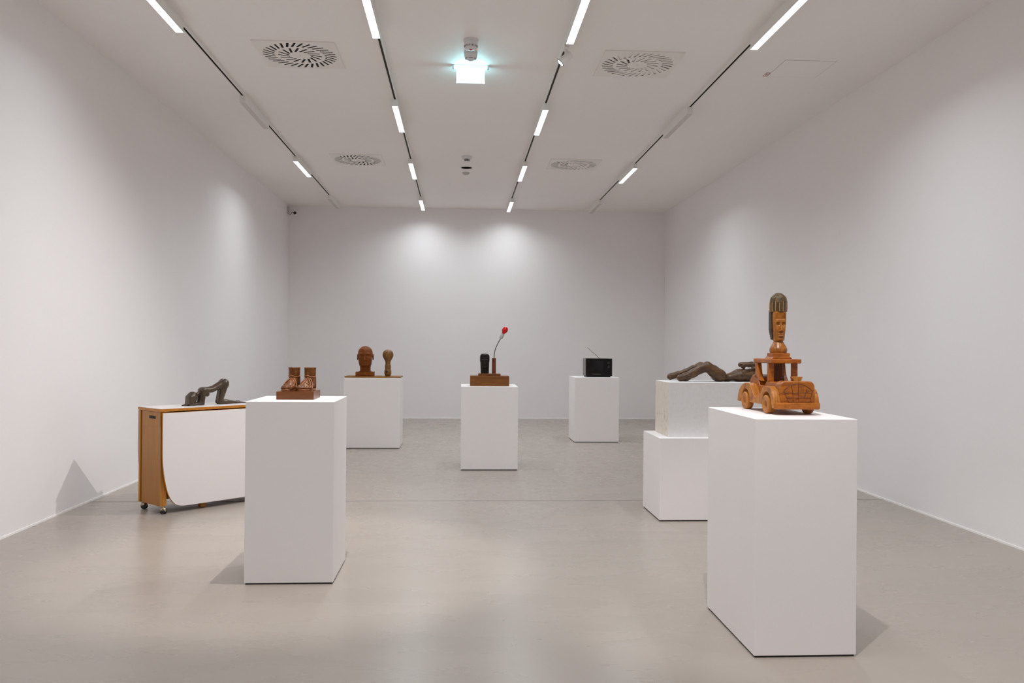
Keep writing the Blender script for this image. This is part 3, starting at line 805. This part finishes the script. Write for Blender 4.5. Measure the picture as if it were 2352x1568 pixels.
t = thing('wooden_bulb_sculpture', 'upright carved wooden light bulb in yellowish wood, right on the board', 'sculpture', (-0.827, 9.93, 0.8125), 0)
prof = [(0, 0), (0.028, 0), (0.033, 0.012), (0.0395, 0.028), (0.0405, 0.050), (0.0385, 0.068), (0.0345, 0.078), (0.0340, 0.098), (0.0335, 0.120), (0.0320, 0.132), (0.0295, 0.1345), (0.0285, 0.140), (0.0285, 0.152), (0.031, 0.168), (0.037, 0.182), (0.046, 0.198), (0.055, 0.214), (0.061, 0.230), (0.0625, 0.246), (0.0605, 0.263), (0.054, 0.280), (0.043, 0.293), (0.030, 0.3005), (0.015, 0.305), (0, 0.306)]
auto(obj('wooden_bulb', lathe(bmesh.new(), smooth_outline(prof, 3), 48), M['bulb_wood'], t), 50)
obj('switch_hole', lathe(bmesh.new(), [(0, 0), (0.0105, 0), (0.0095, 0.004), (0, 0.004)], 20, mtx=Matrix.Translation((-0.008, -0.0375, 0.050)) @ Matrix.Rotation(PI / 2, 4, 'X')), M['black_wood'], t)

# ------------------------------------------------------------------ stepped base, black head, red bulb lamp
CX, CY = 0.289, 8.26
t = thing('stepped_wooden_base', 'orange-brown stepped wooden base on the central pedestal', 'base', (CX, CY, 0.788), 0)
bm = box(-0.186, 0.186, -0.11, 0.11, 0, 0.0765, 0.0008, 1)
obj('lower_block', bm, M['base_wood'], t)
obj('middle_board', box(-0.186, 0.186, -0.11, 0.11, 0.0775, 0.0985, 0.0008, 1), M['base_wood'], t)
obj('upper_block', box(-0.108, 0.105, -0.075, 0.075, 0.0985, 0.119, 0.0008, 1), M['base_wood'], t)
BT = 0.788 + 0.119
t = thing('black_carved_head', 'small black carved wooden head, left on the stepped base', 'sculpture', (CX - 0.047, CY - 0.01, BT), 0)
cv = Carve((-0.06, -0.06, -0.004), (0.06, 0.06, 0.205), 0.0022)
cv.add(cv.cap((0.002, 0, -0.02), (0, 0, 0.145), 0.0385, 0.0440, (1, 0.95, 1)), 0.01)
cv.add(cv.box((0, 0, 0.148), (0.0430, 0.040, 0.042), 0.022), 0.012)
cv.cut(cv.box((0, -0.062, 0.095), (0.034, 0.020, 0.048), 0.01), 0.01)
cv.add(cv.ell((0, -0.034, 0.098), (0.032, 0.016, 0.055)), 0.008)
for s in (-1, 1):
    cv.cut(cv.ell((s * 0.014, -0.050, 0.112), (0.011, 0.008, 0.007)), 0.004)
    cv.add(cv.ell((s * 0.014, -0.043, 0.111), (0.0075, 0.006, 0.004)), 0.002)
cv.add(cv.cap((0, -0.048, 0.112), (0, -0.054, 0.086), 0.0045, 0.0075), 0.005)
cv.add(cv.cap((-0.011, -0.047, 0.066), (0.011, -0.047, 0.066), 0.0050), 0.003)
cv.add(cv.cap((-0.009, -0.046, 0.056), (0.009, -0.046, 0.056), 0.0055), 0.003)
cv.add(cv.cap((-0.026, -0.042, 0.128), (0.026, -0.042, 0.128), 0.0060), 0.006)
for k in range(-4, 5):
    cv.cut(cv.cap((k * 0.010, -0.048, 0.150), (k * 0.0085, -0.020, 0.196), 0.0022), 0.003)
cv.cut(cv.ell((0, 0, 0.198), (0.02, 0.02, 0.006)), 0.004)
cv.clipz(0.0)
carve_obj('carved_head', cv, M['black_wood'], t, 1)
t = thing('red_bulb_lamp', 'red light bulb on a bent thin rod rising from a reddish wooden post', 'lamp', (CX + 0.042, CY - 0.01, BT), 0)
obj('post', box(-0.019, 0.019, -0.019, 0.019, 0, 0.148, 0.0008, 1), M['post_wood'], t)
obj('post_notch', box(-0.004, 0.002, -0.0196, -0.018, 0.108, 0.134), M['black_wood'], t)
rod = smooth_outline([(0.001, 0, 0.142), (0.002, 0, 0.175), (0.005, 0, 0.203), (0.014, 0, 0.238), (0.030, 0, 0.277), (0.061, 0, 0.336)], 6)
obj('bent_rod', tube(bmesh.new(), rod, 0.0042, 10), M['grey_metal'], t, True)
ax = Vector((0.048, 0, 0.094)).normalized()
Rm = Matrix.Translation((0.058, 0, 0.330)) @ ax.to_track_quat('Z', 'Y').to_matrix().to_4x4()
auto(obj('socket', lathe(bmesh.new(), [(0, 0), (0.006, 0), (0.007, 0.006), (0.0155, 0.012), (0.0175, 0.020), (0.0175, 0.060), (0.0135, 0.061), (0, 0.061)], 28, mtx=Rm), M['bulb_socket'], t), 40)
sw = obj('socket_screw', lathe(bmesh.new(), [(0, 0), (0.0038, 0), (0.0035, 0.002), (0, 0.002)], 14, mtx=Rm @ Matrix.Translation((0, -0.0172, 0.024)) @ Matrix.Rotation(PI / 2, 4, 'X')), M['black'], t)
prof = [(0.012, 0.058), (0.0130, 0.063), (0.0155, 0.070), (0.0205, 0.078), (0.0255, 0.087), (0.0283, 0.098), (0.0275, 0.110), (0.0245, 0.121), (0.0155, 0.131), (0, 0.1355)]
auto(obj('red_bulb', lathe(bmesh.new(), smooth_outline(prof, 3), 36, mtx=Rm), M['red_bulb'], t), 60)

# ------------------------------------------------------------------ television
t = thing('television', 'small black portable television with a raised antenna on the farthest pedestal', 'television', (1.724, 10.49, 0.794), math.radians(1.2))
W, B0, H0 = 0.1635, 0.0145, 0.232
obj('cabinet', box(-W + 0.004, W - 0.004, 0.012, 0.25, B0 + 0.002, H0 - 0.002, 0.006, 2), M['tv_face'], t)
bm = bmesh.new()
bx(bm, -W, W, -0.012, 0.012, H0 - 0.022, H0, 0.002, 1); bx(bm, -W, W, -0.012, 0.012, B0, B0 + 0.034, 0.002, 1)
bx(bm, -W, -W + 0.028, -0.012, 0.012, B0 + 0.034, H0 - 0.022); bx(bm, 0.064, W, -0.012, 0.012, B0 + 0.034, H0 - 0.022, 0.001, 1)
obj('front_frame', bm, M['tv_face'], t)
cv_bm = bmesh.new(); nu, nv = 14, 10; g = []
for j in range(nv + 1):
    g.append([])
    for i in range(nu + 1):
        u, v = i / nu * 2 - 1, j / nv * 2 - 1
        g[-1].append(cv_bm.verts.new((-0.0355 + u * 0.100, -0.002 - 0.008 * (1 - 0.5 * u * u - 0.5 * v * v), B0 + 0.122 + v * 0.088)))
for j in range(nv):
    for i in range(nu): cv_bm.faces.new((g[j][i], g[j][i + 1], g[j + 1][i + 1], g[j + 1][i]))
obj('screen', cv_bm, M['tv_screen'], t, True)
obj('side_trim', box(-W - 0.001, -W + 0.002, 0.016, 0.20, B0 + 0.004, H0 - 0.003, 0.0008, 1), M['tv_side'], t)
for z in (0.175, 0.130):
    obj('tuning_knob', lathe(bmesh.new(), [(0, 0), (0.018, 0), (0.016, 0.012), (0, 0.012)], 24, mtx=Matrix.Translation((0.115, -0.012, z)) @ Matrix.Rotation(PI / 2, 4, 'X')), M['black'], t)
obj('control_strip', box(-0.08, 0.02, -0.0135, -0.0118, 0.034, 0.0375), M['tv_side'], t)
obj('stand', box(-0.150, 0.145, 0.0, 0.22, 0.0, B0 + 0.003, 0.002, 1), M['tv_face'], t)
obj('antenna', tube(bmesh.new(), [(0.022, 0.06, H0 - 0.004), (-0.138, 0.05, H0 + 0.134)], 0.0026, 8, 0.0018), M['grey_metal'], t)

# ------------------------------------------------------------------ wooden toy car
t = thing('wooden_toy_car', 'orange-brown wooden toy vintage car on the nearest pedestal', 'toy car', (1.362, 3.370, 0.909), math.radians(0.6))
CB = M['car_wood']
# body tub (side outline in y, z)
side = [(0.030, 0.034), (0.030, 0.128), (0.150, 0.130), (0.178, 0.129), (0.195, 0.110), (0.255, 0.110), (0.268, 0.136)] + smooth_outline([(0.268, 0.136), (0.290, 0.150), (0.318, 0.155), (0.345, 0.148), (0.372, 0.128), (0.392, 0.098), (0.398, 0.060), (0.392, 0.034)], 4)[1:]
obj('car_body', prism(bmesh.new(), side, 'x', -0.062, 0.062, 0.004, 2), CB, t)
# hood and grille block, rounded on top
fr = [(-0.068, 0.026), (0.076, 0.026), (0.076, 0.112)] + [(0.076 - 0.024 + 0.024 * math.cos(a), 0.113 + 0.024 * math.sin(a)) for a in [PI / 2 * k / 6 for k in range(1, 7)]] + \
     [(-0.044 - 0.024 * math.sin(a), 0.113 + 0.024 * math.cos(a)) for a in [PI / 2 * k / 6 for k in range(0, 7)]]
hd = obj('hood', prism(bmesh.new(), fr, 'y', 0.006, 0.062, 0.005, 3), CB, t)
gy = 0.0052
arc = smooth_outline([(-0.054, 0.098), (-0.040, 0.112), (-0.018, 0.123), (0.006, 0.127), (0.032, 0.121), (0.054, 0.108), (0.066, 0.096)], 5)
bm = tube(bmesh.new(), [(x, gy, z) for x, z in arc], 0.0013, 6)
for pl in ([(-0.054, 0.098), (-0.046, 0.078), (-0.032, 0.052)], [(0.066, 0.096), (0.060, 0.074), (0.056, 0.054)], [(-0.050, 0.090), (0.062, 0.090)], [(-0.044, 0.070), (0.060, 0.069)], [(-0.036, 0.053), (0.066, 0.053)],
           [(-0.022, 0.120), (-0.016, 0.090), (-0.014, 0.053)], [(0.008, 0.126), (0.006, 0.090), (0.010, 0.053)], [(0.044, 0.108), (0.034, 0.078), (0.030, 0.066)]):
    tube(bm, [(x, gy, z) for x, z in pl], 0.0010, 6)
obj('grille_lines', bm, M['car_wood_dark'], hd)
obj('hood_ornament', prism(bmesh.new(), [(-0.008, 0.136), (0.019, 0.136), (0.0255, 0.150), (0.0265, 0.155), (-0.0165, 0.155), (-0.016, 0.151)], 'y', 0.010, 0.036, 0.001, 1), M['car_wood_pale'], t)
# bumper
bp = [(-0.092, 0.012), (-0.096, 0.0), (-0.088, -0.010), (-0.06, -0.013), (0.0, -0.014), (0.06, -0.013), (0.088, -0.010), (0.096, 0.0), (0.092, 0.012)]
obj('front_bumper', prism(bmesh.new(), bp, 'z', 0.024, 0.051, 0.004, 2), CB, t)
# fenders with running boards
def fender(x0, x1):
    top = smooth_outline([(0.446, 0.030), (0.444, 0.050), (0.428, 0.078), (0.402, 0.099), (0.365, 0.113), (0.325, 0.117), (0.288, 0.112), (0.262, 0.090), (0.240, 0.068), (0.212, 0.061), (0.182, 0.067), (0.158, 0.088), (0.132, 0.107), (0.098, 0.113), (0.060, 0.110), (0.032, 0.098), (0.012, 0.070), (0.004, 0.028)], 4)
    def archp(cy, r, a0, a1, n=10): return [(cy + r * math.cos(math.radians(a0 + (a1 - a0) * k / n)), 0.040 + r * math.sin(math.radians(a0 + (a1 - a0) * k / n))) for k in range(n + 1)]
    low = [(0.030, 0.026)] + archp(0.092, 0.050, 172, 8)[0:] + [(0.150, 0.034), (0.290, 0.034)] + archp(0.343, 0.051, 172, 8) + [(0.416, 0.030)]
    return obj('fender', prism(bmesh.new(), top + low, 'x', x0, x1, 0.0035, 2), M['car_wood_pale'], t)
fender(-0.094, -0.060); fender(0.062, 0.096)
# wheels
def wheel(x, y, s):
    pr = [(0.0, 0.006), (0.006, 0.006), (0.008, 0.002), (0.013, 0.004), (0.019, 0.0155), (0.021, 0.0165), (0.034, 0.0165), (0.0385, 0.012), (0.0385, -0.012), (0.034, -0.0155), (0, -0.0155)]
    w = obj('wheel', lathe(bmesh.new(), pr, 40, mtx=Matrix.Translation((x, y, 0.0385)) @ Matrix.Rotation(s * PI / 2, 4, 'Y')), M['car_wood_pale'] if s < 0 else CB, t)
    auto(w, 40)
for y in (0.092, 0.343):
    wheel(-0.0825, y, -1); wheel(0.0830, y, 1)
obj('axles', tube(tube(bmesh.new(), [(-0.07, 0.092, 0.0385), (0.07, 0.092, 0.0385)], 0.005, 10), [(-0.07, 0.343, 0.0385), (0.07, 0.343, 0.0385)], 0.005, 10), M['car_wood_dark'], t)
# cab
for x0, x1 in ((-0.064, -0.040), (0.038, 0.062)):
    obj('windshield_post', box(x0, x1, 0.146, 0.160, 0.128, 0.207, 0.001, 1), CB, t)
def rear_post(x0, x1):
    o = [(0.268, 0.130), (0.282, 0.160), (0.285, 0.207), (0.312, 0.207)] + smooth_outline([(0.312, 0.207), (0.312, 0.180), (0.305, 0.160), (0.312, 0.148), (0.325, 0.142)], 4)[1:]
    front = smooth_outline([(0.240, 0.128), (0.262, 0.150), (0.274, 0.180), (0.280, 0.207)], 4)
    o = front + [(0.312, 0.207)] + smooth_outline([(0.312, 0.195), (0.309, 0.172), (0.312, 0.155), (0.322, 0.142)], 4)
    obj('rear_post', prism(bmesh.new(), o, 'x', x0, x1, 0.0012, 1), CB, t)
rear_post(-0.062, -0.044); rear_post(0.044, 0.062)
obj('seat_back', box(-0.030, 0.034, 0.236, 0.252, 0.108, 0.2065, 0.0015, 1), M['car_wood_dark'], t)
rf = [(-0.062, 0.112), (0.056, 0.110)] + [(0.056 + 0.010 * math.sin(a), 0.120 - 0.010 * math.cos(a)) for a in [PI / 2 * k / 4 for k in range(1, 5)]] + [(0.066, 0.322), (0.060, 0.330), (-0.058, 0.330), (-0.065, 0.322), (-0.0655, 0.118)]
obj('roof', prism(bmesh.new(), rf, 'z', 0.2065, 0.2250, 0.004, 2), CB, t)

# ------------------------------------------------------------------ bust standing on the car roof
t = thing('carved_head_bust', 'narrow carved wooden head with tall dark cap standing on the toy car roof', 'sculpture', (1.3575, 3.566, 0.909 + 0.2250), math.radians(0.6))
bm = prism(bmesh.new(), [(-0.044, 0.0), (0.044, 0.0), (0.038, 0.009), (-0.038, 0.009)], 'y', -0.041, 0.041, 0.001, 1)
obj('base_flange', bm, CB, t)
obj('base_block', box(-0.0370, 0.0370, -0.035, 0.035, 0.009, 0.0245, 0.0008, 1), CB, t)
VX = 0.00125
cv = Carve((-0.045, -0.050, 0.020), (0.045, 0.045, 0.215), VX)
cv.add(cv.ell((0, 0.000, 0.034), (0.0345, 0.0330, 0.030)), 0.006)                       # shoulders bell
cv.add(cv.cap((0, 0.000, 0.042), (0, 0.002, 0.084), 0.0325, 0.0160), 0.014)             # sloping into the neck
cv.add(cv.cap((0, 0.003, 0.070), (0, 0.003, 0.095), 0.0160, 0.0160), 0.006)
zz = np.clip((cv.Z - 0.077) / 0.080, 0, 1)                                            # long face, narrowing to the jaw
wx = 0.0205 + 0.0070 * zz ** 0.8; fy = 0.0245 + 0.004 * zz
zq = np.abs(cv.Z - 0.1385) - 0.0615
qx = np.abs(cv.X) - wx; qy = np.abs(cv.Y + 0.001) - fy
qc = (np.abs(cv.X) * 0.80 + np.abs(cv.Y + 0.001) * 0.60) - (wx * 0.80 + fy * 0.60 - 0.0075)
cv.add(np.maximum(np.maximum(np.maximum(qx, qy), zq), qc) + 0.0, 0.0025)
cv.cut(cv.box((0, -0.0330, 0.116), (0.05, 0.0065, 0.0375), 0.002), 0.003)                # everything under the brow steps back
cv.cut(cv.box((0, -0.0360, 0.200), (0.05, 0.0080, 0.034), 0.002, ('X', 0.16)), 0.003)    # sloping forehead
for s_ in (-1, 1):
    cv.cut(cv.ell((s_ * 0.0125, -0.0285, 0.1460), (0.0108, 0.0075, 0.0085)), 0.002)
    cv.add(cv.ell((s_ * 0.0125, -0.0205, 0.1415), (0.0085, 0.0040, 0.0034)), 0.0008)
    cv.add(cv.ell((s_ * 0.0140, -0.0225, 0.125), (0.0075, 0.0045, 0.0090)), 0.005)
cv.add(cv.cap((0, -0.0265, 0.152), (0, -0.0335, 0.1215), 0.0030, 0.0052), 0.002)
for s_ in (-1, 1): cv.add(cv.ell((s_ * 0.0045, -0.0305, 0.1195), (0.0042, 0.0045, 0.0032)), 0.002)
cv.add(cv.ell((0, -0.0245, 0.1000), (0.0120, 0.0060, 0.0110)), 0.003)
cv.add(cv.cap((-0.0080, -0.0288, 0.1045), (0.0080, -0.0288, 0.1045), 0.0032), 0.001)
cv.add(cv.cap((-0.0065, -0.0290, 0.0970), (0.0065, -0.0290, 0.0970), 0.0038), 0.001)
cv.add(cv.ell((0, -0.0240, 0.0835), (0.0110, 0.0045, 0.0060)), 0.003)
cv.d = np.maximum(cv.d, 0.0243 - cv.Z)
carve_obj('carved_face', cv, M['bust_face'], t, 1)
cv = Carve((-0.045, -0.010, 0.070), (0.045, 0.050, 0.215), 0.0016)
zz = np.clip((cv.Z - 0.080) / 0.045, 0, 1)
wx = 0.0235 + 0.0075 * zz
cv.add(np.maximum(np.maximum(np.abs(cv.X) - wx, np.abs(cv.Y - 0.017) - (0.012 + 0.004 * zz)), np.abs(cv.Z - 0.145) - 0.064), 0.003)
carve_obj('carved_hair', cv, M['bust_hair_dark'], t, 0)
# faceted cap: 12 sided with a pointed rim of petals
bm = bmesh.new(); seg = 14
rings = [(0.0355, 0.200), (0.0366, 0.214), (0.0368, 0.238), (0.0330, 0.256), (0.0245, 0.271), (0.0125, 0.280), (0.0, 0.2825)]
vv = []
for r, z in rings:
    if r == 0: vv.append([bm.verts.new((0, 0.004, z))]); continue
    vv.append([bm.verts.new((r * math.cos(2 * PI * k / seg), 0.004 + r * 0.98 * math.sin(2 * PI * k / seg), z + (0.006 * (k % 2) if z in (0.238, 0.256) else 0))) for k in range(seg)])
for a, b in zip(vv[:-1], vv[1:]):
    for k in range(seg):
        j = (k + 1) % seg
        if len(b) == 1: bm.faces.new((a[k], a[j], b[0]))
        else: bm.faces.new((a[k], a[j], b[j], b[k]))
bm.faces.new(vv[0][::-1])
cap = obj('tall_cap', bm, M['bust_hair'], t)
bm = bmesh.new()
for k in range(0, seg):
    a = 2 * PI * k / seg; c, s = math.cos(a), math.sin(a) * 0.98
    zt = 0.238 + 0.006 * (k % 2)
    tube(bm, [(0.0356 * c, 0.004 + 0.0356 * s, 0.2015), (0.0367 * c, 0.004 + 0.0367 * s, 0.216), (0.0365 * c, 0.004 + 0.0365 * s, zt)], 0.0013, 6)
obj('worn_edges', bm, M['bust_gold'], cap)

# ------------------------------------------------------------------ camera
yaw, pit, rol, F, h = 0.0611, 0.0042, 0.0083, 1959.694, 1.1829
fw = Vector((math.sin(yaw) * math.cos(pit), math.cos(yaw) * math.cos(pit), math.sin(pit)))
rt = Vector((math.cos(yaw), -math.sin(yaw), 0)); up = rt.cross(fw)
r2 = rt * math.cos(rol) + up * math.sin(rol); u2 = up * math.cos(rol) - rt * math.sin(rol)
cam = bpy.data.cameras.new('camera'); co = bpy.data.objects.new('camera', cam); COL.objects.link(co)
cam.sensor_fit = 'HORIZONTAL'; cam.sensor_width = 36.0; cam.lens = 36.0 * F / 2352.0
cam.clip_start = 0.05; cam.clip_end = 60
mw = Matrix((( r2.x, u2.x, -fw.x, 0), (r2.y, u2.y, -fw.y, 0), (r2.z, u2.z, -fw.z, h), (0, 0, 0, 1)))
co.matrix_world = mw
scn.camera = co

# ------------------------------------------------------------------ world and view
w = bpy.data.worlds.new('world'); scn.world = w; w.use_nodes = True
w.node_tree.nodes['Background'].inputs['Color'].default_value = (0, 0, 0, 1)
vs = scn.view_settings
scn.display_settings.display_device = 'sRGB'
vs.view_transform = 'Standard'; vs.look = 'None'; vs.gamma = 1.0; vs.use_curve_mapping = False
vs.exposure = 0.70
scn.cycles.use_denoising = True
scn.cycles.max_bounces = 10; scn.cycles.diffuse_bounces = 8
